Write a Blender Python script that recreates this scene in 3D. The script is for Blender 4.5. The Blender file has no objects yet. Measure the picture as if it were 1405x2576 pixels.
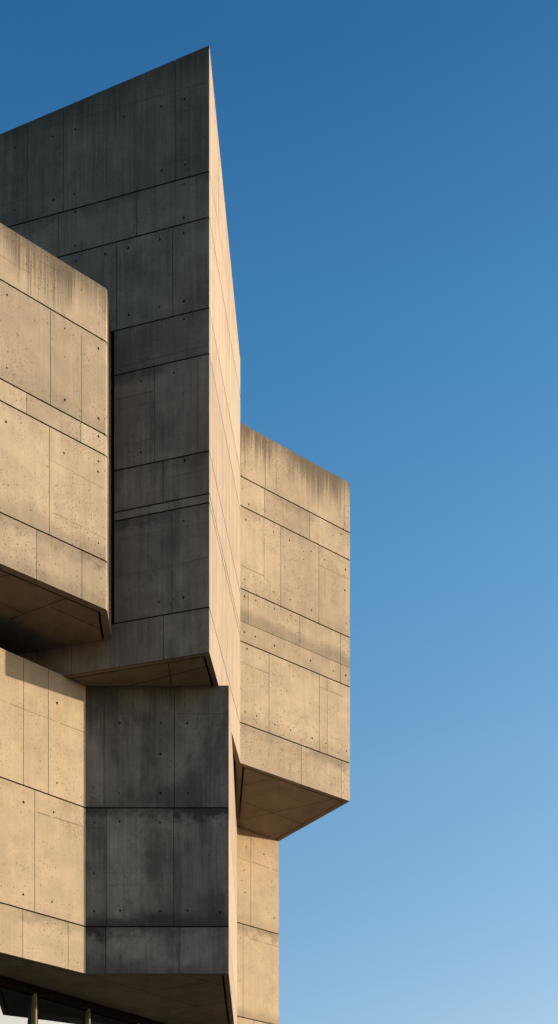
import bpy, bmesh, math, random
from mathutils import Vector
from mathutils.geometry import tessellate_polygon
random.seed(7)
C = bpy.context.scene.collection
F, U0, HZ, EYE = 3000.0, 677.0, 3400.0, 1.6      # survey: focal length, axis and horizon (sheet units), eye height in m

# ------------------------------------------------------------------ survey helpers
def plan(u, Y): return Vector(((u-U0)/F*Y, Y))
def line(ua, Ya, xv):                              # a vertical wall plane running to its vanishing point
    def at(u): return plan(u, Ya*(xv-ua)/(xv-u))
    return at
def zof(v, Y): return EYE + (HZ-v)/F*Y
wall_A = line(527, 28.53, -10170)
wall_G = line(527, 28.53, 1020)
wall_C = line(268, 28.05, 4570)
GR = wall_G(605)
wall_D = line(605, GR.y, 4840)
wall_E = line(216, 30.0, 4010)
wall_F = line(702, 39.1, 4320)
def wall_B(u): return plan(u, 30.0)

# ------------------------------------------------------------------ materials
def nn(nt, t, **kw):
    n = nt.nodes.new(t)
    for k, v in kw.items(): setattr(n, k, v)
    return n
class NT:
    def __init__(s, name):
        s.m = bpy.data.materials.new(name); s.m.use_nodes = True
        s.t = s.m.node_tree; s.b = s.t.nodes['Principled BSDF']
    def L(s, a, b): s.t.links.new(a, b)
    def val(s, x, sock):
        if hasattr(x, 'is_output') or isinstance(x, bpy.types.NodeSocket): s.L(x, sock)
        else: sock.default_value = x
    def math(s, op, a, b=0.0, c=0.0, clamp=False):
        n = nn(s.t, 'ShaderNodeMath', operation=op); n.use_clamp = clamp
        s.val(a, n.inputs[0]); s.val(b, n.inputs[1]); s.val(c, n.inputs[2]); return n.outputs[0]
    def noise(s, vec, scale, detail=3, rough=.55, dist=0):
        n = nn(s.t, 'ShaderNodeTexNoise'); s.L(vec, n.inputs['Vector'])
        n.inputs['Scale'].default_value = scale; n.inputs['Detail'].default_value = detail
        n.inputs['Roughness'].default_value = rough; n.inputs['Distortion'].default_value = dist
        return n.outputs['Fac']
    def vmul(s, vec, xyz):
        n = nn(s.t, 'ShaderNodeVectorMath', operation='MULTIPLY'); s.L(vec, n.inputs[0]); n.inputs[1].default_value = xyz
        return n.outputs[0]
    def ramp(s, x, a, b, lo=0.0, hi=1.0):
        n = nn(s.t, 'ShaderNodeMapRange', interpolation_type='SMOOTHSTEP'); s.L(x, n.inputs[0])
        for i, v in enumerate((a, b, lo, hi)): n.inputs[1+i].default_value = v
        return n.outputs[0]
    def mix(s, f, a, b, kind='MIX'):
        n = nn(s.t, 'ShaderNodeMix', data_type='RGBA', blend_type=kind)
        s.val(f, n.inputs[0]); s.val(a, n.inputs[6]); s.val(b, n.inputs[7]); return n.outputs[2]
    def gain(s, col, f):                            # multiply a colour by a grey factor
        n = nn(s.t, 'ShaderNodeVectorMath', operation='SCALE'); s.L(col, n.inputs[0]); s.val(f, n.inputs[3]); return n.outputs[0]

def concrete(name, base, warm, pits=1.0, streak=1.0, drip=1.0, board=.0, dirt=1.0, grain=1.0, seed=0.0, blotch=1.0, pv=.22, grime=(.055, .042, .028), damp=(.15, .125, .085), cloud=0.0):
    t = NT(name)
    uvn = nn(t.t, 'ShaderNodeUVMap', uv_map='wall'); uvd = nn(t.t, 'ShaderNodeUVMap', uv_map='wear')
    add = nn(t.t, 'ShaderNodeVectorMath', operation='ADD'); t.L(uvn.outputs[0], add.inputs[0]); add.inputs[1].default_value = (seed, seed*1.7, seed)
    v = add.outputs[0]
    sep = nn(t.t, 'ShaderNodeSeparateXYZ'); t.L(uvd.outputs[0], sep.inputs[0]); droof, djoint = sep.outputs[0], sep.outputs[1]
    pan = nn(t.t, 'ShaderNodeVertexColor', layer_name='panel')
    psep = nn(t.t, 'ShaderNodeSeparateColor'); t.L(pan.outputs[0], psep.inputs[0])
    big = t.noise(v, .55, 4, .6); mid = t.noise(v, 2.2, 5, .62)
    st1 = t.noise(t.vmul(v, (5.0, .32, 1)), 1.0, 4, .6)
    st2 = t.noise(t.vmul(v, (17.0, .55, 1)), 1.0, 3, .6)
    fine = t.noise(v, 38, 3, .7)
    colr = t.mix(t.ramp(big, .35, .68), (*base, 1), (*warm, 1))
    f = t.math('MULTIPLY_ADD', mid, .34*blotch, 1-.17*blotch)
    f = t.math('MULTIPLY', f, t.math('MULTIPLY_ADD', st1, .30*streak, 1-.15*streak))
    f = t.math('MULTIPLY', f, t.math('MULTIPLY_ADD', st2, .26*streak, 1-.13*streak))
    f = t.math('MULTIPLY', f, t.math('MULTIPLY_ADD', fine, .30*grain, 1-.15*grain))
    f = t.math('MULTIPLY', f, t.math('MULTIPLY_ADD', psep.outputs[0], pv, 1-pv/2))
    if board:
        bg = t.noise(t.vmul(v, (26.0, .5, 1)), 1.0, 4, .65, .35)
        f = t.math('MULTIPLY', f, t.math('SUBTRACT', 1.0, t.math('MULTIPLY', t.ramp(bg, .56, .72), .28*board)))
        # board marks from the formwork
        bs = nn(t.t, 'ShaderNodeSeparateXYZ'); t.L(v, bs.inputs[0])
        bw = t.noise(t.vmul(v, (9.5, .02, 1)), 1.0, 0, .5)
        f = t.math('MULTIPLY', f, t.math('MULTIPLY_ADD', bw, .14*board, 1-.07*board))
    colr = t.gain(colr, f)
    # drip stains that start under the roof edge
    dn = t.noise(t.vmul(v, (14.0, .22, 1)), 1.0, 5, .78); dn2 = t.noise(t.vmul(v, (.75, .12, 1)), 1.0, 3, .6)
    reach = t.math('MULTIPLY_ADD', dn, 1.9, -.42); reach = t.math('MULTIPLY', reach, t.ramp(dn2, .36, .66, .30, 1.75))
    rel = t.math('SUBTRACT', reach, droof); m = t.math('POWER', t.ramp(rel, -.70, .70), 1.6)
    colr = t.mix(t.math('MULTIPLY', m, .74*drip), colr, (*grime, 1))
    # dirt creeping down from each horizontal joint
    jn = t.noise(t.vmul(v, (3.0, 3.6, 1)), 1.0, 5, .7)
    je = t.math('SUBTRACT', t.math('MULTIPLY_ADD', jn, 1.05, -.30), djoint); jm = t.math('MULTIPLY', t.ramp(je, -.16, .20), t.math('MULTIPLY_ADD', t.noise(v, 5.5, 4, .7), 1.1, .25))
    jbig = t.ramp(t.noise(v, .6, 2, .5), .36, .58)
    jf = t.math('MULTIPLY', t.math('MULTIPLY', jm, t.math('MAXIMUM', jbig, t.math('SUBTRACT', psep.outputs[1], .6))), psep.outputs[1])
    colr = t.mix(t.math('MULTIPLY', jf, .62*dirt, clamp=True), colr, (*damp, 1))
    ft = nn(t.t, 'ShaderNodeUVMap', uv_map='foot'); fs = nn(t.t, 'ShaderNodeSeparateXYZ'); t.L(ft.outputs[0], fs.inputs[0])
    fe = t.math('SUBTRACT', t.math('MULTIPLY', t.noise(t.vmul(v, (1.1, 1.5, 1)), 1.0, 5, .65), .75), fs.outputs[0])
    fm = t.math('MULTIPLY', t.ramp(fe, -.10, .30), psep.outputs[2])
    colr = t.mix(t.math('MULTIPLY', fm, .8, clamp=True), colr, (*damp, 1))
    if cloud:                                       # soot clouds with run-off drawn down out of them
        c1_ = t.noise(t.vmul(v, (.75, .42, 1)), 1.0, 4, .62, .6); c2_ = t.noise(t.vmul(v, (7.0, .25, 1)), 1.0, 3, .6)
        cm = t.ramp(t.math('MULTIPLY_ADD', c2_, .30, c1_), .62, .86)
        colr = t.mix(t.math('MULTIPLY', cm, .6*cloud), colr, (*grime, 1))
    # blow holes, clustered
    def dots(sc, thr, soft, stretch=(1, 1, 1)):
        vo = nn(t.t, 'ShaderNodeTexVoronoi'); t.L(t.vmul(v, stretch), vo.inputs['Vector']); vo.inputs['Scale'].default_value = sc
        return t.ramp(vo.outputs['Distance'], thr, thr+soft, 1.0, 0.0), vo.outputs['Color']
    d1, c1 = dots(7.5, .11, .08, (1.25, 1, 1)); d2, c2 = dots(17.0, .17, .18, (1.5, 1, 1))
    sc1 = nn(t.t, 'ShaderNodeSeparateColor'); t.L(c1, sc1.inputs[0]); sc2 = nn(t.t, 'ShaderNodeSeparateColor'); t.L(c2, sc2.inputs[0])
    k1 = t.ramp(t.noise(v, .9, 3, .6), .40, .62)
    p1 = t.math('MULTIPLY', d1, t.math('GREATER_THAN', t.math('MULTIPLY_ADD', k1, .5, sc1.outputs[0]), .92))
    k2 = t.ramp(t.noise(v, .9, 4, .6), .36, .58)
    p2 = t.math('MULTIPLY', t.math('MULTIPLY', d2, k2), t.math('GREATER_THAN', sc2.outputs[1], .50))
    pit = t.math('MAXIMUM', t.math('MULTIPLY', p1, .8), t.math('MULTIPLY', p2, .68)); pit = t.math('MULTIPLY', pit, pits, clamp=True)
    # hair cracks
    cv = nn(t.t, 'ShaderNodeTexVoronoi', feature='DISTANCE_TO_EDGE'); cv.inputs['Scale'].default_value = 2.3
    dv = nn(t.t, 'ShaderNodeVectorMath', operation='ADD'); t.L(v, dv.inputs[0])
    nz = nn(t.t, 'ShaderNodeTexNoise'); t.L(v, nz.inputs['Vector']); nz.inputs['Scale'].default_value = 4; nz.inputs['Detail'].default_value = 4
    t.L(t.vmul(nz.outputs['Color'], (.25, .25, 0)), dv.inputs[1]); t.L(dv.outputs[0], cv.inputs['Vector'])
    ck = t.math('MULTIPLY', t.ramp(cv.outputs['Distance'], .004, .02, 1, 0), t.ramp(t.noise(v, 1.3, 3, .6), .54, .62))
    ck = t.math('MULTIPLY', ck, .18*pits)
    allm = t.math('MAXIMUM', pit, ck, clamp=True)
    colr = t.mix(allm, colr, (.045, .035, .024, 1))
    t.L(colr, t.b.inputs['Base Color']); t.b.inputs['Roughness'].default_value = .88
    t.b.inputs['Specular IOR Level'].default_value = .25
    h = t.math('SUBTRACT', t.math('MULTIPLY', fine, .5), t.math('MULTIPLY', allm, 1.6))
    h = t.math('ADD', h, t.math('MULTIPLY', mid, .7))
    h = t.math('ADD', h, t.math('MULTIPLY', st2, .35*(1+board)))
    bp = nn(t.t, 'ShaderNodeBump'); bp.inputs['Strength'].default_value = .55; bp.inputs['Distance'].default_value = .012
    t.L(h, bp.inputs['Height']); t.L(bp.outputs[0], t.b.inputs['Normal'])
    return t.m
def plain(name, col, rough=.8, metal=0.0, var=.15, spec=.1):
    t = NT(name); tc = nn(t.t, 'ShaderNodeTexCoord'); n = t.noise(tc.outputs['Object'], 6, 4, .6)
    c = t.mix(t.math('MULTIPLY', n, 1.0), tuple(x*(1-var) for x in col)+(1,), tuple(x*(1+var) for x in col)+(1,))
    t.L(c, t.b.inputs['Base Color']); t.b.inputs['Roughness'].default_value = rough; t.b.inputs['Metallic'].default_value = metal; t.b.inputs['Specular IOR Level'].default_value = spec
    return t.m

TAN, TANW = (.415, .333, .235), (.48, .387, .272)
M = {
 'bay':   concrete('bay_concrete', TAN, TANW, pits=.8, streak=.8, seed=3.1),
 'wing':  concrete('wing_concrete', TAN, TANW, pits=.95, streak=.9, seed=11.7),
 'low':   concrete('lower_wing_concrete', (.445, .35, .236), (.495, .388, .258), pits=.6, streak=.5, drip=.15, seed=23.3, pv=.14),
 'tower': concrete('shaded_tower_concrete', (.165, .122, .092), (.205, .153, .116), pits=.8, streak=2.3, drip=.9, board=.9, seed=31.9, blotch=1.6, pv=.9, grime=(.03, .024, .018), damp=(.05, .042, .03), cloud=.7),  # shaded copy of the wall concrete: shade in the base colour, plus stains
 'base':  concrete('shaded_lower_tower_concrete', (.19, .153, .12), (.235, .192, .151), pits=.8, streak=1.9, drip=.8, board=1.0, seed=37.4, blotch=1.7, pv=.35, grime=(.035, .03, .024), damp=(.05, .043, .033), cloud=1.0),  # front face off the sun: its shade is mixed into this darker base, under stains
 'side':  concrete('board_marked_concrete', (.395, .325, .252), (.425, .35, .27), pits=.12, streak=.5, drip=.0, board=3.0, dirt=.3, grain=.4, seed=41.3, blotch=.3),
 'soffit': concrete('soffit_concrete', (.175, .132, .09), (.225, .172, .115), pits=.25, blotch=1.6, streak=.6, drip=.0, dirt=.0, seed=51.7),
 'joint': plain('joint_sealant', (.010, .008, .007), .95),
 'return': plain('joint_lip_concrete', (.075, .060, .042), .95),
 'dirt':  plain('crack_dirt', (.10, .080, .055), .95, var=.3),
 'hole':  plain('tie_hole_shadow_gap', (.035, .030, .026), .95),
 'metal': plain('bronze_window_frame', (.26, .205, .12), .5, .0, .1, .3),
 'black': plain('black_window_header', (.014, .013, .012), .9, 0, .1, .05),
 'roof':  plain('roof_gravel', (.30, .28, .25), .95),
}
g = NT('coated_glass'); g.b.inputs['Base Color'].default_value = (.17, .21, .25, 1); g.b.inputs['Metallic'].default_value = 1.0
g.b.inputs['Roughness'].default_value = .015
tc = nn(g.t, 'ShaderNodeTexCoord'); gn = g.noise(tc.outputs['Object'], .35, 2, .5)
bp = nn(g.t, 'ShaderNodeBump'); bp.inputs['Strength'].default_value = .25; bp.inputs['Distance'].default_value = .02
g.L(gn, bp.inputs['Height']); g.L(bp.outputs[0], g.b.inputs['Normal']); M['glass'] = g.m

# ------------------------------------------------------------------ mesh builder
class MB:
    def __init__(s): s.v = []; s.f = []; s.uv = []; s.w = []; s.p = []; s.l = []; s.mi = []; s.mats = []
    def face(s, pts, uvs=None, wear=None, mat='tower', rnd=.5, dirt=.25, rise=0, low=None):
        b = len(s.v); s.v += [tuple(p) for p in pts]; s.f.append(tuple(range(b, b+len(pts))))
        s.uv += uvs if uvs else [(p[0]+p[1], p[2]) for p in pts]
        s.w += wear if wear else [(9, 9)]*len(pts)
        s.p += [(rnd, dirt, rise)]*len(pts); s.l += low if low else [9]*len(pts)
        if mat not in s.mats: s.mats.append(mat)
        s.mi.append(s.mats.index(mat))
    def prism(s, poly, z0, z1, mat, top=True, bot=True, uvflat=False):   # z0/z1 numbers or functions of the plan point
        f0 = z0 if callable(z0) else (lambda p: z0); f1 = z1 if callable(z1) else (lambda p: z1)
        n = len(poly)
        for i in range(n):
            a, b = poly[i], poly[(i+1) % n]
            s.face([(a.x, a.y, f0(a)), (b.x, b.y, f0(b)), (b.x, b.y, f1(b)), (a.x, a.y, f1(a))], mat=mat)
        if top: s.face([(p.x, p.y, f1(p)) for p in poly], [(p.x, p.y) for p in poly], mat=mat)
        if bot: s.face([(p.x, p.y, f0(p)) for p in reversed(poly)], [(p.x, p.y) for p in reversed(poly)], mat=mat)
    def box(s, c, d, n, L, W, z0, z1, mat):     # box centred on plan point c, long axis d, cross axis n
        s.prism([c-d*L/2-n*W/2, c+d*L/2-n*W/2, c+d*L/2+n*W/2, c-d*L/2+n*W/2], z0, z1, mat)
    def build(s, name, parent=None):
        me = bpy.data.meshes.new(name); me.from_pydata(s.v, [], s.f)
        for m in s.mats: me.materials.append(M[m])
        me.polygons.foreach_set('material_index', s.mi)
        for nm, dat in (('wall', s.uv), ('wear', s.w), ('foot', [(x, 0) for x in s.l])):
            l = me.uv_layers.new(name=nm); l.data.foreach_set('uv', [c for d in dat for c in d])
        ca = me.color_attributes.new('panel', 'FLOAT_COLOR', 'CORNER')
        ca.data.foreach_set('color', [c for x, y, z in s.p for c in (x, y, z, 1)])
        bm = bmesh.new(); bm.from_mesh(me); bmesh.ops.remove_doubles(bm, verts=bm.verts, dist=2e-4)
        bmesh.ops.recalc_face_normals(bm, faces=bm.faces); bm.to_mesh(me); bm.free()
        o = bpy.data.objects.new(name, me); C.objects.link(o)
        if parent: o.parent = parent
        return o
def cross(a, b): return a.x*b.y-a.y*b.x
def inset(poly, t):
    out = []; n = len(poly)
    for i in range(n):
        p, a, b = poly[i], poly[i-1], poly[(i+1) % n]
        d1 = (p-a).normalized(); d2 = (b-p).normalized()
        n1 = Vector((-d1.y, d1.x)); n2 = Vector((-d2.y, d2.x))
        k = 1+n1.dot(n2); out.append(p+(n1+n2)*(t/max(k, .25)))
    return out
INS = .125
def panel(mb, A, B, IA, IB, z0, z1, mat, s_off, roof, holes=(), dirt=.25, rnd=None, rise=0):
    """one cast panel: outer rectangle A-B with real tie holes, sides returning to the inset line."""
    rnd = random.random() if rnd is None else rnd
    d = (B-A); Lg = d.length; d = d/Lg; nrm = Vector((d.y, -d.x))         # outward
    f0 = z0 if callable(z0) else (lambda p: z0); f1 = z1 if callable(z1) else (lambda p: z1)
    def uvw(p, z): 
        s = (p-A).dot(d); return (s+s_off, z), (roof(p)-z, f1(p)-z)
    loops = [[(0, f0(A)), (Lg, f0(B)), (Lg, f1(B)), (0, f1(A))]]
    hs = []
    for (s, z, r) in holes:
        if .06 < s < Lg-.06:
            p = A+d*s
            if f0(p)+.06 < z < f1(p)-.06:
                k = 8; ph = random.random()*6
                ring = [(s+r*(1+.25*math.sin(3*q+ph))*math.cos(2*math.pi*q/k), z+r*(1.1+.2*math.cos(2*q+ph))*math.sin(2*math.pi*q/k)) for q in range(k)]
                loops.append(ring); hs.append(ring)
    flat = [q for l in loops for q in l]
    def P3(q, off=0): p = A+d*q[0]-nrm*off; return (p.x, p.y, q[1])
    def att(q): return uvw(A+d*q[0], q[1])
    for tri in tessellate_polygon([[Vector((a, b, 0)) for a, b in l] for l in loops]):
        qs = [flat[i] for i in tri]
        ar = (qs[1][0]-qs[0][0])*(qs[2][1]-qs[0][1])-(qs[1][1]-qs[0][1])*(qs[2][0]-qs[0][0])
        if ar < 0: qs.reverse()
        at = [att(q) for q in qs]
        mb.face([P3(q) for q in qs], [a[0] for a in at], [a[1] for a in at], mat, rnd, dirt, rise, [q[1]-f0(A+d*q[0]) for q in qs])
    for ring in hs:
        k = len(ring); dep = .05
        for i in range(k):
            a, b = ring[i], ring[(i+1) % k]
            mb.face([P3(a), P3(b), P3(b, dep), P3(a, dep)], mat='dirt')
        mb.face([P3(q, dep) for q in ring], mat='hole')
    # returns
    def ret(p, q, ip, iq):
        mb.face([p, q, iq, ip], [(p[0]+p[1], p[2]), (q[0]+q[1], q[2]), (iq[0]+iq[1], iq[2]), (ip[0]+ip[1], ip[2])], mat='return')
    a0, b0, b1, a1 = (A.x, A.y, f0(A)), (B.x, B.y, f0(B)), (B.x, B.y, f1(B)), (A.x, A.y, f1(A))
    i0, j0, j1, i1 = (IA.x, IA.y, f0(IA)), (IB.x, IB.y, f0(IB)), (IB.x, IB.y, f1(IB)), (IA.x, IA.y, f1(IA))
    ret(a0, b0, i0, j0); ret(b0, b1, j0, j1); ret(b1, a1, j1, i1); ret(a1, a0, i1, i0)

GAP = .034      # horizontal joint
def strip(mb, pts, w, off, nrm, mat='dirt', flat=False):
    """a thin hairline laid proud of a surface, following pts (3-D), for construction joints and cracks"""
    for i in range(len(pts)-1):
        a, b = Vector(pts[i]), Vector(pts[i+1]); t = (b-a).normalized(); n3 = Vector(nrm); side = t.cross(n3).normalized()*(w/2); o = n3*off
        mb.face([tuple(a-side+o), tuple(b-side+o), tuple(b+side+o), tuple(a+side+o)], mat=mat)
def block(parent, name, levels, roofz, walls, core_mat='joint', chamfer={}, gaps={}):
    """levels: list of (z0, z1, polygon); walls: {edge_key: (name, material, {level: [split metres]}, holes, cracks)} ;
       polygons are lists of (key, Vector): key names the edge that STARTS at that vertex."""
    core = MB(); wm = {}
    for li, (z0, z1, kp) in enumerate(levels):
        keys = [k for k, _ in kp]; poly = [p for _, p in kp]; ins = inset(poly, INS)
        core.prism(inset(poly, INS-.004), (z0+.14 if li == len(levels)-1 else z0), z1, core_mat, top=(li == 0), bot=(li == len(levels)-1))
        n = len(poly)
        lo = (lambda p, z=z0, g=gaps.get(li+1, GAP): z+g/2) if li < len(levels)-1 else z0
        hi = (lambda p, z=z1, g=gaps.get(li, GAP): z-g/2) if li > 0 else z1
        for i in range(n):
            A, B, IA, IB = poly[i], poly[(i+1) % n], ins[i], ins[(i+1) % n]
            k = keys[i]; w = walls.get(k)
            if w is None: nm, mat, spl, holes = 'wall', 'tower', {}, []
            else: nm, mat, spl, holes = w['name'], w['mat'], w.get('splits', {}), w.get('holes', [])
            org = w['org'] if w and 'org' in w else A
            d = (B-A).normalized(); offA = (A-org).dot(d)
            key = k if w else None
            mb = wm.setdefault(key, MB())
            cA = chamfer.get(k+'<', 0); cB = chamfer.get(k+'>', 0)
            A2, B2 = A+d*cA, B-d*cB
            cuts = sorted(x-offA for x in spl.get(li, [])); cuts = [x for x in cuts if cA+.1 < x < (B-A).length-cB-.1]
            st = [cA]+cuts+[(B-A).length-cB]; nn_ = Vector((-d.y, d.x))
            for j in range(len(st)-1):
                s0 = st[j]+(.006 if j else 0); s1 = st[j+1]-(.006 if j < len(st)-2 else 0)
                a, b = A+d*s0, A+d*s1
                ia = IA if j == 0 else a+nn_*INS; ib = IB if j == len(st)-2 else b+nn_*INS
                hh = [(s-offA-s0, z, r) for (s, z, r) in holes]
                panel(mb, a, b, ia, ib, lo, hi, mat, offA+s0, roofz, hh, dirt=(w or {}).get('dirt', {}).get(li, .25)*random.uniform(.8, 1.2),
                      rise=(w or {}).get('rise', {}).get(li, 0), rnd=(w['tone'][li]+random.uniform(-.09, .09)) if w and 'tone' in w else None)
            if cB:                                # chamfer wedge at the far end, shared inner corner
                C2 = poly[(i+1) % n]; d2 = (poly[(i+2) % n]-C2).normalized(); e = C2+d2*cB
                panel(mb, B2, e, IB, IB, lo, hi, mat, offA+(B-A).length, roofz)
    o = core.build(name, parent)
    res = {}
    for key, mb in wm.items():
        w = walls.get(key)
        if w:
            org, P1 = w['org'], w['end']; d = (P1-org).normalized(); nr = Vector((d.y, -d.x, 0))
            for cr in w.get('cracks', []):
                (s0, za), (s1, zb), wd, rough = cr; n = max(2, int(math.hypot(s1-s0, zb-za)/.09)); pts = []
                for q in range(n+1):
                    t = q/n; p = org+d*(s0+(s1-s0)*t); j = random.uniform(-1, 1)*rough
                    jx, jz = (0, j) if abs(s1-s0) > abs(zb-za) else (j, 0)
                    pts.append((p.x+d.x*jx, p.y+d.y*jx, za+(zb-za)*t+jz))
                if rough:                          # broken hairline
                    k = 0
                    while k < len(pts)-1:
                        m = min(len(pts)-1, k+random.randint(2, 8)); strip(mb, pts[k:m+1], wd*random.uniform(.6, 1.2), .003, nr); k = m+(1 if random.random() < .35 else 0)
                else: strip(mb, pts, wd, .003, nr)
        res[key] = mb.build('wall', o)
    return o
def soffit(parent, poly, z, lines, rim=.125, mat='soffit', drop=.02, backs=()):
    """soffit: rim board, open groove, recessed field with fine joints"""
    mb = MB(); outer = inset(poly, .012); i1 = inset(poly, rim); i2 = inset(poly, rim+.06); n = len(poly)
    for i in range(n):
        j = (i+1) % n
        for (a, b, za, c, d, zc) in ((outer[i], outer[j], z-.004, i1[i], i1[j], z-.004), (i1[i], i1[j], z-.004, i1[i], i1[j], z+.10)):
            mb.face([(a.x, a.y, za), (b.x, b.y, za), (d.x, d.y, zc), (c.x, c.y, zc)], [(a.x, a.y), (b.x, b.y), (d.x, d.y), (c.x, c.y)], mat=mat)
    fld = MB()
    fld.prism(i2, z+.006, z+.1, mat)
    for (p, q) in lines:
        pts = [(p.x+(q.x-p.x)*t/8, p.y+(q.y-p.y)*t/8, z+.006) for t in range(9)]
        strip(fld, pts, .018, .003, (0, 0, -1), 'joint')
    o = mb.build('soffit', parent)
    fld.build('soffit_panel', parent)
    return o

# ------------------------------------------------------------------ the building
bld = bpy.data.objects.new('concrete_building', None); C.objects.link(bld)
bld.location = (0, 0, 0)
bld['label'] = 'angular raw concrete building with a knife-edged tower and jutting blocks against the blue sky'
bld['category'] = 'building'

AC = wall_A(527)
zj = [zof(v, 28.53) for v in (431, 546, 774, 889, 1134, 1241, 1264, 1527)]
ZB = zof(1640, 28.53)                                  # underside of tower and wing
def slen(org, p): return (p-org).length
def smeas(fn, org, u): p = fn(u); s = (p-org).length; return s if (fn(u+1)-p).dot(p-org) > 0 else -s
def hole_on(fn, org, lst, conv, r=.027):
    out = []
    for (x, y) in lst:
        u, v = conv(x, y); p = fn(u); d = (fn(600)-fn(0)).normalized(); s = (p-org).dot(d)
        out.append((s, zof(v, p.y), r*random.uniform(.8, 1.2)))
    return out
def crack_on(fn, org, lst, conv):
    out = []
    for (x0, y0, x1, y1, w, rough) in lst:
        d = (fn(600)-fn(0)).normalized(); q = []
        for (x, y) in ((x0, y0), (x1, y1)):
            u, v = conv(x, y); p = fn(u); q.append(((p-org).dot(d), zof(v, p.y)))
        out.append((q[0], q[1], w, rough))
    return out
def splits_on(fn, org, dct):
    d = (fn(600)-fn(0)).normalized(); return {k: [(fn(u)-org).dot(d) for u in us] for k, us in dct.items()}
z1c = lambda x, y: (x*.4477, 62.9+y*.4477)
z2c = lambda x, y: (x*.4477, 629+y*.4477)
z3c = lambda x, y: (x*.4477, 1258+y*.4477)
z4c = lambda x, y: (x*.4925, 1887+y*.4925)
z5c = lambda x, y: (503.2+x*.3134, 943.5+y*.3134)
z6c = lambda x, y: (503.2+x*.3134, 1572.5+y*.3134)
z7c = lambda x, y: (490.6+x*.188, 2107+y*.188)
ident = lambda x, y: (x, y)

# upper tower ---------------------------------------------------
AL = wall_A(-700); GB = plan(602, 40.0); BL = Vector((-14.0, 41.0))
N1 = wall_A(288); dA = (AC-AL).normalized(); nA = Vector((-dA.y, dA.x)); N0 = N1+nA*1.7; NL = Vector((-14.2, N0.y+1.5))
# roof plane through three surveyed points
p1 = Vector((AC.x, AC.y, zof(114, AC.y))); q = wall_A(0); p2 = Vector((q.x, q.y, zof(338, q.y))); p3 = Vector((GR.x, GR.y, zof(905, GR.y)))
nr_ = (p2-p1).cross(p3-p1); 
def roofA(p): return p1.z-(nr_.x*(p.x-p1.x)+nr_.y*(p.y-p1.y))/nr_.z
full = [('A', AL), ('G', AC), ('x', GR), ('y', GB), ('w', BL)]
notch = [('n', NL), ('m', N0), ('A', N1), ('G', AC), ('x', GR), ('y', GB), ('w', BL)]
lv = [(zj[0], roofA, full), (zj[1], zj[0], full), (zj[2], zj[1], full), (zj[3], zj[2], notch), (zj[4], zj[3], notch),
      (zj[5], zj[4], notch), (zj[6], zj[5], notch), (zj[7], zj[6], notch), (ZB, zj[7], full)]
sa = splits_on(wall_A, AL, {0: [-330, 70, 160, 441], 1: [-250, 148, 345], 2: [-250, 294, 435], 4: [390], 5: [411], 7: [433], 8: [-250, 181, 412]})
ha = hole_on(wall_A, AL, [(86,688),(297,627),(423,588),(699,514),(908,457),(1038,416),(83,1040),(302,983),(420,950),(910,818),(1041,784),(1036,893),(1033,1083),(424,1050),(424,1240),(1034,1170),(899,1205),(722,1253),(593,1287),(427,1328)], z1c) \
   + hole_on(wall_A, AL, [(1034,288),(899,320),(725,365),(1035,388),(979,690),(794,737),(793,1136),(1039,1183)], z2c) \
   + hole_on(wall_A, AL, [(1034,117),(894,573),(1033,547)], z3c)
ca = crack_on(wall_A, AL, [(1175,320,830,415,.012,.004),(830,415,0,652,.012,.004),(1175,450,1000,490,.008,.006),(1175,713,990,762,.010,.004),(990,762,830,800,.008,.006),
        (155,862,0,905,.010,.004),(158,975,0,1018,.012,.003),(600,595,535,612,.009,.003),(360,560,358,1020,.014,0),(535,500,530,985,.010,0),(602,485,600,900,.008,0),(830,330,833,900,.010,0),
        (245,600,247,1060,.008,0),(700,330,706,470,.008,0),(1110,880,1112,1070,.007,0),(655,960,660,1200,.006,0),(400,1055,402,1260,.006,0),(940,1145,942,1400,.006,0)], z1c) \
   + crack_on(wall_A, AL, [(1175,533,645,665,.014,.003),(870,790,650,843,.012,.002),(1112,620,1114,1135,.016,0),(1100,1020,880,1060,.008,.012),(870,1055,700,1100,.007,.01),(870,850,660,905,.006,.008),(1170,1228,922,1285,.012,.003),(740,60,742,440,.005,0),(1070,30,1072,350,.005,0)], z2c) \
   + crack_on(wall_A, AL, [(1175,125,640,225,.010,.006),(1175,318,970,372,.010,.008),(965,372,645,432,.009,.005),(830,180,832,600,.005,0),(760,190,762,640,.005,0)], z3c)
hg = []
cg = []
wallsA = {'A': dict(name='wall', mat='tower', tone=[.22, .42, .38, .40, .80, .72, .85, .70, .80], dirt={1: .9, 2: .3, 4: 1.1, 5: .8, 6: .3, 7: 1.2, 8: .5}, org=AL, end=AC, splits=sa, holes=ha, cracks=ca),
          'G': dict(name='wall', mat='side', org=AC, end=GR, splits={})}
tower = block(bld, 'upper_tower', lv, roofA, wallsA)
sofA = [Vector(p) for p in (AL, AC, GR, GB, BL)]
def lerp(a, b, t): return a+(b-a)*t
soffit(tower, sofA, ZB, [(lerp(AL, AC, .62)+nA*.15, lerp(GR, GB, .2)), (lerp(AL, AC, .80)+nA*.9, AC+nA*.55-dA*.17), (lerp(AL, AC, .92)+nA*.2, lerp(AL, AC, .84)+nA*4)])

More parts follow.
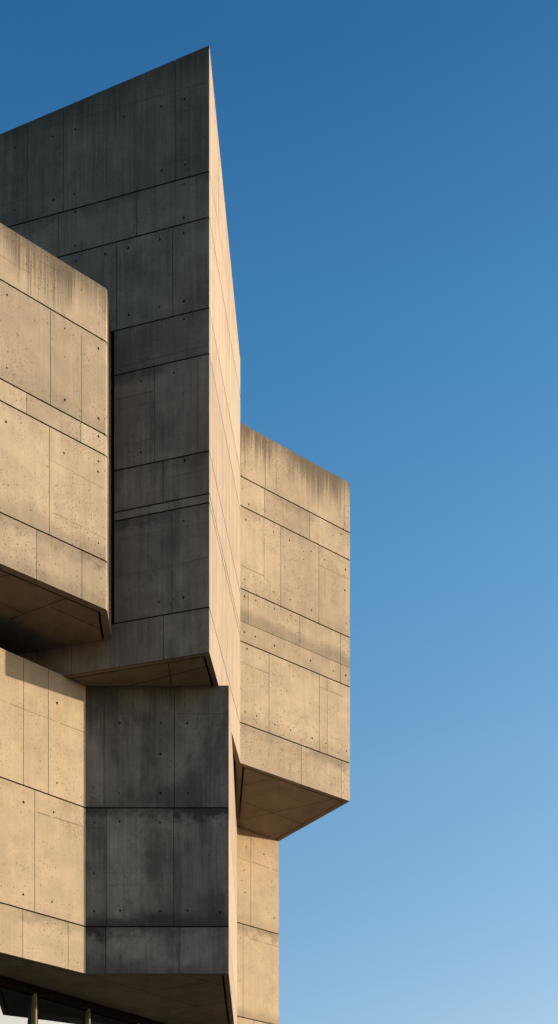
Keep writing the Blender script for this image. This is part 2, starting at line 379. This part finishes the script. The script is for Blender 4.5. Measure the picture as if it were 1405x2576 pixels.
# projecting bay on the left -----------------------------------
CL = wall_C(-700); CR = wall_C(270); cb = plan(280, wall_A(280).y); CB = CR+(cb-CR)*(30.6-CR.y)/(cb.y-CR.y)
ZC = zof(1607, wall_A(280).y)
kc = CR.y
zc = [zof(v, wall_C(268).y) for v in (726, 860, 1095, 1147, 1412)]
polyC = [('C', CL), ('s', CR), ('t', CB), ('r', Vector((-13, 30.6)))]
lvC = [(zc[1], zc[0], polyC), (zc[2], zc[1], polyC), (zc[3], zc[2], polyC), (zc[4], zc[3], polyC), (ZC, zc[4], polyC)]
sc_ = splits_on(wall_C, CL, {0: [-260], 1: [-150, 127.6], 2: [68, 204], 3: [-140, 125], 4: [-60, 92.7, 207]})
hc = hole_on(wall_C, CL, [(41,252),(366,440),(554,553),(40,662),(366,842),(554,946),(555,1047),(35,965),(361,1140),(555,1187),(552,1245)], z2c, .025) + hole_on(wall_C, CL, [(554,242)], z3c, .025)
cc = crack_on(wall_C, CL, [(175,60,176,255,.007,0),(460,480,461,960,.008,.003),(285,1180,600,1350,.007,.012),(0,30,170,130,.006,.012),(215,60,350,130,.006,.012)], z2c) + crack_on(wall_C, CL, [(300,70,598,220,.007,.01)], z3c)
bay = block(bld, 'projecting_bay', lvC, lambda p: zc[0], {'C': dict(name='wall', mat='bay', dirt={1: .1, 2: .1, 3: .3, 4: 1.2}, rise={1: .3, 3: .5, 4: .5}, org=CL, end=CR, splits=sc_, holes=hc, cracks=cc)}, chamfer={'C>': .04, 's<': .04})
dC = (CR-CL).normalized(); nC = Vector((-dC.y, dC.x))
def onC(u, v):       # a point of the soffit plane seen at (u, v)
    Y = (ZC-EYE)*F/(HZ-v); return plan(u, Y)
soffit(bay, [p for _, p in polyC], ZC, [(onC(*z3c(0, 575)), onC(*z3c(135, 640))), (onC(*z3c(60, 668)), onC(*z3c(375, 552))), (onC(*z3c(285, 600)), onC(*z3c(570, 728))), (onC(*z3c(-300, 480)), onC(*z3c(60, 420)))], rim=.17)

# right wing ----------------------------------------------------
D0 = wall_D(600); D1 = wall_D(881); D2 = plan(702, 39.1); D2 = D1+(D2-D1)*1.12; D3 = plan(585, 43)
ZD = ZB-.006
zd = [zof(v, GR.y) for v in (1063, 1197, 1271, 1479, 1561, 1612, 1817)]
polyD = [('D', D0), ('e', D1), ('f', D2), ('g', D3)]
lvD = [(zd[1], zd[0], polyD), (zd[2], zd[1], polyD), (zd[3], zd[2], polyD), (zd[4], zd[3], polyD), (zd[5], zd[4], polyD), (zd[6], zd[5], polyD), (ZD, zd[6], polyD)]
sd = splits_on(wall_D, D0, {1: [666, 780], 2: [707, 803], 3: [625, 755, 857], 4: [857], 5: [677.5, 804], 6: [758.6, 859]})
hd = hole_on(wall_D, D0, [(590,1258),(719,1327),(893,1413),(1001,1483),(1169,1560),(361,1640),(593,1741),(725,1802),(897,1888),(1165,1727),(358,1775),(450,1808),(598,1878),(729,1930),(370,1160),(393,1038),(1137,1275)], z5c, .025) \
   + hole_on(wall_D, D0, [(357,55),(447,93),(600,165),(888,285),(1071,367),(1171,403),(718,327),(365,697),(456,729),(602,797),(728,843),(902,907),(1013,950),(1178,1012),(379,190),(1120,100)], z6c, .025)
cd = crack_on(wall_D, D0, [(527,500,527,905,.009,.002),(612,540,614,940,.008,.002),(1163,870,1164,1225,.009,.001),(515,1150,517,1650,.008,.002),(328,1525,517,1615,.012,.004),(957,1525,1195,1640,.012,.004),(680,1720,850,1790,.006,.015),(1003,1560,1004,1780,.005,0)], z5c) \
   + crack_on(wall_D, D0, [(333,297,556,392,.011,.004),(960,495,1150,575,.011,.003),(1022,430,1026,1035,.009,.002),(1050,905,1130,925,.006,.01)], z6c)
wing = block(bld, 'cantilevered_wing', lvD, lambda p: zd[0], {'D': dict(name='wall', mat='wing', dirt={1: .6, 2: .35, 3: .15, 4: .0, 5: .3, 6: 1.15}, rise={2: .1, 3: .62, 5: .3}, org=D0, end=D1, splits=sd, holes=hd, cracks=cd)}, gaps={4: .012})
def onD(x, y):
    u, v = z6c(x, y); Y = (ZD-EYE)*F/(HZ-v); return plan(u, Y)
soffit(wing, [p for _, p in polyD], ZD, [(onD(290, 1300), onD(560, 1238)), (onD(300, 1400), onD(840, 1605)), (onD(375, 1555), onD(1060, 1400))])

# lower tower and its left wing ---------------------------------
ZT = zof(1726, 30.0)+.015
ZL = zof(2449, 30.0)
EL = wall_E(-700); BC = wall_B(216); BR = wall_B(576); GK = plan(597, 37.9)
zl = [zof(2032, 30), zof(2331, 30)]
polyL = [('E', EL), ('B', BC), ('H', BR), ('i', GK), ('j', plan(560, 41)), ('k', Vector((-14, 41)))]
lvL = [(zl[0], ZT, polyL), (zl[1], zl[0], polyL), (ZL, zl[1], polyL)]
se = splits_on(wall_E, EL, {0: [-130, 60, 122.5], 1: [-200, 88], 2: [-90, 58, 172]})
sb = splits_on(wall_B, BC, {0: [262, 440], 1: [268, 437], 2: [266, 451]})
he = hole_on(wall_E, EL, [(322, 1141)], z3c) + hole_on(wall_E, EL, [(292,168),(122,266),(276,317),(120,738),(268,775),(-60, 200),(-60,700)], z4c)
hb = hole_on(wall_B, BC, [(608,220),(821,220),(961,220),(483,372),(612,365),(818,370),(482,823),(615,820),(818,823),(958,818),(1126,828),(820,20),(480,630)], z4c) + hole_on(wall_B, BC, [(674,1251),(906,1252),(1055,1254)], z3c)
ce = crack_on(wall_E, EL, [(0,1122,480,1308,.011,.005)], z3c) + crack_on(wall_E, EL, [(190,317,425,390,.012,.002)], z4c)
cbk = crack_on(wall_B, BC, [(487,1200,1285,1200,.010,.002),(487,1318,1285,1318,.007,.005)], z3c) + crack_on(wall_B, BC, [(430,398,545,398,.014,0),(548,690,888,690,.008,.004),(560,330,562,880,.006,0),(840,470,842,570,.012,0),(547,628,885,628,.006,.003)], z4c)
low = block(bld, 'lower_tower', lvL, lambda p: ZT, {
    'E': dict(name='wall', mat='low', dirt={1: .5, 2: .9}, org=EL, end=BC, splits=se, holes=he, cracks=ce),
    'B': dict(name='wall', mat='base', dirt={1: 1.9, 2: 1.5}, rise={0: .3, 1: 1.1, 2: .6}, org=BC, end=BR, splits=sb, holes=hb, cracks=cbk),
    'H': dict(name='wall', mat='side', org=BR, end=GK)})
def onL(x, y):
    u, v = z4c(x, y); Y = (ZL-EYE)*F/(HZ-v); return plan(u, Y)
soffit(low, [p for _, p in polyL], ZL, [(onL(450, 1150), onL(1160, 1355)), (onL(750, 1235), onL(1060, 1188)), (onL(960, 1155), onL(1150, 1205)), (onL(-60, 1110), onL(180, 1105)), (onL(820, 1330), onL(1150, 1290))])

# rear pier running down to the ground ---------------------------
F0 = wall_F(590); F1 = wall_F(702)
polyF = [('F', F0), ('p', F1), ('q', plan(690, 43.5)), ('r', plan(570, 43.5))]
z1f, z2f = zl; lvF = [(z1f, ZB+.02, polyF), (z2f, z1f, polyF)]
zz = z2f
while zz-3.05 > .5: lvF.append((zz-3.05, zz, polyF)); zz -= 3.05
lvF.append((-.3, zz, polyF))
sf = splits_on(wall_F, F0, {0: [631.6], 1: [612], 2: [640], 3: [625]})
hf = hole_on(wall_F, F0, [(926,224),(1030,585),(1063,1073),(690,125),(660,438),(625,575),(672,735)], z7c, .022)
cf = crack_on(wall_F, F0, [(575,262,740,325,.012,.006),(765,328,1120,450,.012,.006),(720,1345,1130,1470,.010,.008)], z7c)
rear = block(bld, 'rear_tower', lvF, lambda p: ZB, {'F': dict(name='wall', mat='low', dirt={1: 1.2, 2: .4}, rise={0: .25, 1: .5}, org=F0, end=F1, splits=sf, holes=hf, cracks=cf)})

# supporting pier below the lower tower --------------------------
pier = MB(); pier.prism([Vector((-2.5, 35.7)), Vector((-1.35, 35.7)), Vector((-1.35, 39.5)), Vector((-2.5, 39.5))], -.3, ZL+.05, 'low'); pier.build('pier', bld)

# glazing under the lowest soffit --------------------------------
g0 = plan(0, 30.27); g1 = plan(422, 34.85); dG = g1-g0; Lg = dG.length; dGn = dG/Lg; nG = Vector((dGn.y, -dGn.x))   # outward normal
win = bpy.data.objects.new('window', None); C.objects.link(win); win.parent = bld; win.location = (0, 0, 0)
def gp(t, off=0): return g0+dG*t+nG*off
ts = [.178+.305*k for k in range(-3, 3)]; t_end = 1.12
hd_ = MB(); L_ = (t_end-ts[0])*Lg
hd_.box(gp((ts[0]+t_end)/2, .02), dGn, nG, L_, .20, ZL-.20, ZL+.05, 'black'); hd_.box(gp((ts[0]+t_end)/2, .06), dGn, nG, L_, .06, ZL-.235, ZL-.2, 'black'); hd_.build('header', win)
edge = ts+[t_end]
for i in range(len(edge)-1):
    a, b = edge[i], edge[i+1]; m = MB()
    cen = gp((a+b)/2); hw = dGn*((b-a)*Lg-.06)/2; zb, zt = 7.0, ZL-.2          # canted pane: its head leans out over its foot
    def q_(sd, off, z): p = cen+hw*sd+nG*off; return (p.x, p.y, z)
    for o0, o1 in ((-.26, .01), (-.29, -.02)):
        m.face([q_(-1, o0, zb), q_(1, o0, zb), q_(1, o1, zt), q_(-1, o1, zt)], mat='glass')
    for sd in (-1, 1): m.face([q_(sd, -.26, zb), q_(sd, .01, zt), q_(sd, -.02, zt), q_(sd, -.29, zb)], mat='glass')
    m.face([q_(-1, -.26, zb), q_(1, -.26, zb), q_(1, -.29, zb), q_(-1, -.29, zb)], mat='glass')
    m.face([q_(-1, .01, zt), q_(1, .01, zt), q_(1, -.02, zt), q_(-1, -.02, zt)], mat='glass'); m.build('pane', win)
    m = MB(); m.box(gp((a+b)/2, -.03), dGn, nG, (b-a)*Lg-.06, .03, .3, 6.9, 'glass'); m.build('pane', win)
for t in ts:
    m = MB(); m.box(gp(t, -.08), dGn, nG, .09, .36, .3, ZL-.2, 'metal'); m.box(gp(t, .115), dGn, nG, .035, .03, .3, ZL-.2, 'metal')
    m.box(gp(t+.012, .02), dGn, nG, .03, .14, .3, ZL-.2, 'black'); m.build('mullion', win)
m = MB(); m.box(gp(t_end, .0), dGn, nG, .34, .30, -.2, ZL+.03, 'black'); m.build('end_post', win)
m = MB(); m.box(gp((ts[0]+t_end)/2, .02), dGn, nG, L_, .64, 6.9, 7.0, 'metal'); m.build('transom', win)
m = MB(); m.box(gp((ts[0]+t_end)/2, .02), dGn, nG, L_, .25, -.2, .3, 'low'); m.build('sill', win)

# ------------------------------------------------------------------ ground
me = bpy.data.meshes.new('ground'); R = 4000; N = 64
me.from_pydata([(R*math.cos(2*math.pi*i/N), R*math.sin(2*math.pi*i/N), 0) for i in range(N)], [], [tuple(range(N))])
gr = bpy.data.objects.new('ground', me); C.objects.link(gr); gr['kind'] = 'structure'
t = NT('paving'); tc = nn(t.t, 'ShaderNodeTexCoord')
bk = nn(t.t, 'ShaderNodeTexBrick'); t.L(tc.outputs['Object'], bk.inputs['Vector']); bk.inputs['Scale'].default_value = .8
bk.inputs['Color1'].default_value = (.20, .155, .10, 1); bk.inputs['Color2'].default_value = (.165, .13, .088, 1); bk.inputs['Mortar'].default_value = (.12, .10, .08, 1); bk.inputs['Mortar Size'].default_value = .01
n1 = t.noise(tc.outputs['Object'], .7, 6, .6)
t.L(t.gain(bk.outputs[0], t.math('MULTIPLY_ADD', n1, .6, .7)), t.b.inputs['Base Color']); t.b.inputs['Roughness'].default_value = .9
me.materials.append(t.m)

# ------------------------------------------------------------------ light
ALPHA, ELEV = .6, 6.9
lamp = bpy.data.lights.new('sun', 'SUN'); lamp.energy = 5.0; lamp.angle = math.radians(.5); lamp.color = (1.0, .815, .565)
sun = bpy.data.objects.new('sun', lamp); C.objects.link(sun)
al, el = math.radians(ALPHA), math.radians(ELEV)
dirv = Vector((math.cos(al)*math.cos(el), math.sin(al)*math.cos(el), math.sin(el)))
sun.rotation_euler = dirv.to_track_quat('Z', 'Y').to_euler(); sun.location = dirv*200
w = bpy.data.worlds.new('World'); bpy.context.scene.world = w; w.use_nodes = True; nt = w.node_tree
sky = nt.nodes.new('ShaderNodeTexSky'); sky.sky_type = 'NISHITA'; sky.sun_disc = False
sky.sun_elevation = el; sky.sun_rotation = math.radians(90)-al
sky.air_density = 1.0; sky.dust_density = .3; sky.ozone_density = 2.0; sky.altitude = 300
tcw = nt.nodes.new('ShaderNodeTexCoord'); sx = nt.nodes.new('ShaderNodeSeparateXYZ'); nt.links.new(tcw.outputs['Generated'], sx.inputs[0])
cr = nt.nodes.new('ShaderNodeValToRGB'); nt.links.new(sx.outputs[2], cr.inputs[0])     # clear-air colour of the evening sky by elevation
stops = [(0.0, (3.1, 2.55, 2.35)), (.27, (3.26, 2.97, 2.86)), (.436, (2.79, 3.18, 3.25)), (.561, (2.0, 3.04, 3.30)), (.657, (1.4, 2.66, 3.15)), (.739, (.9, 2.0, 2.63)), (1.0, (.6, 1.6, 2.2))]
el_ = cr.color_ramp.elements
for i, (p, c) in enumerate(stops):
    e = el_[0] if i == 0 else el_[1] if i == 1 else el_.new(p)
    e.position = p; e.color = tuple(x/4 for x in c)+(1,)
mr = nt.nodes.new('ShaderNodeMapRange'); nt.links.new(sx.outputs[0], mr.inputs[0])
for i, v in enumerate((-.35, .5, 0, 1)): mr.inputs[1+i].default_value = v
mx = nt.nodes.new('ShaderNodeMix'); mx.data_type = 'RGBA'; nt.links.new(mr.outputs[0], mx.inputs[0])
mx.inputs[6].default_value = (.50, .75, .85, 1); mx.inputs[7].default_value = (1.30, 1.15, 1.10, 1)
def vm(op, a, b):
    n = nt.nodes.new('ShaderNodeVectorMath'); n.operation = op; nt.links.new(a, n.inputs[0])
    if isinstance(b, tuple): n.inputs[1].default_value = b
    else: nt.links.new(b, n.inputs[1])
    return n.outputs[0]
skc = vm('MULTIPLY', vm('MULTIPLY', vm('MULTIPLY', sky.outputs[0], cr.outputs[0]), mx.outputs[2]), (4, 4, 4))
bg = nt.nodes['Background']; nt.links.new(skc, bg.inputs[0]); bg.inputs[1].default_value = .1135

# ------------------------------------------------------------------ camera
cam = bpy.data.cameras.new('camera'); co = bpy.data.objects.new('camera', cam); C.objects.link(co)
co.location = (0, 0, EYE); co.rotation_euler = (math.radians(90), 0, 0)
cam.sensor_fit = 'VERTICAL'; cam.sensor_height = 36; cam.lens = F/2576*36
cam.shift_x = (702.5-U0)/2576; cam.shift_y = (HZ-1288)/2576; cam.clip_end = 10000
sc = bpy.context.scene; sc.camera = co
sc.view_settings.view_transform = 'Standard'; sc.view_settings.look = 'None'; sc.view_settings.exposure = 0
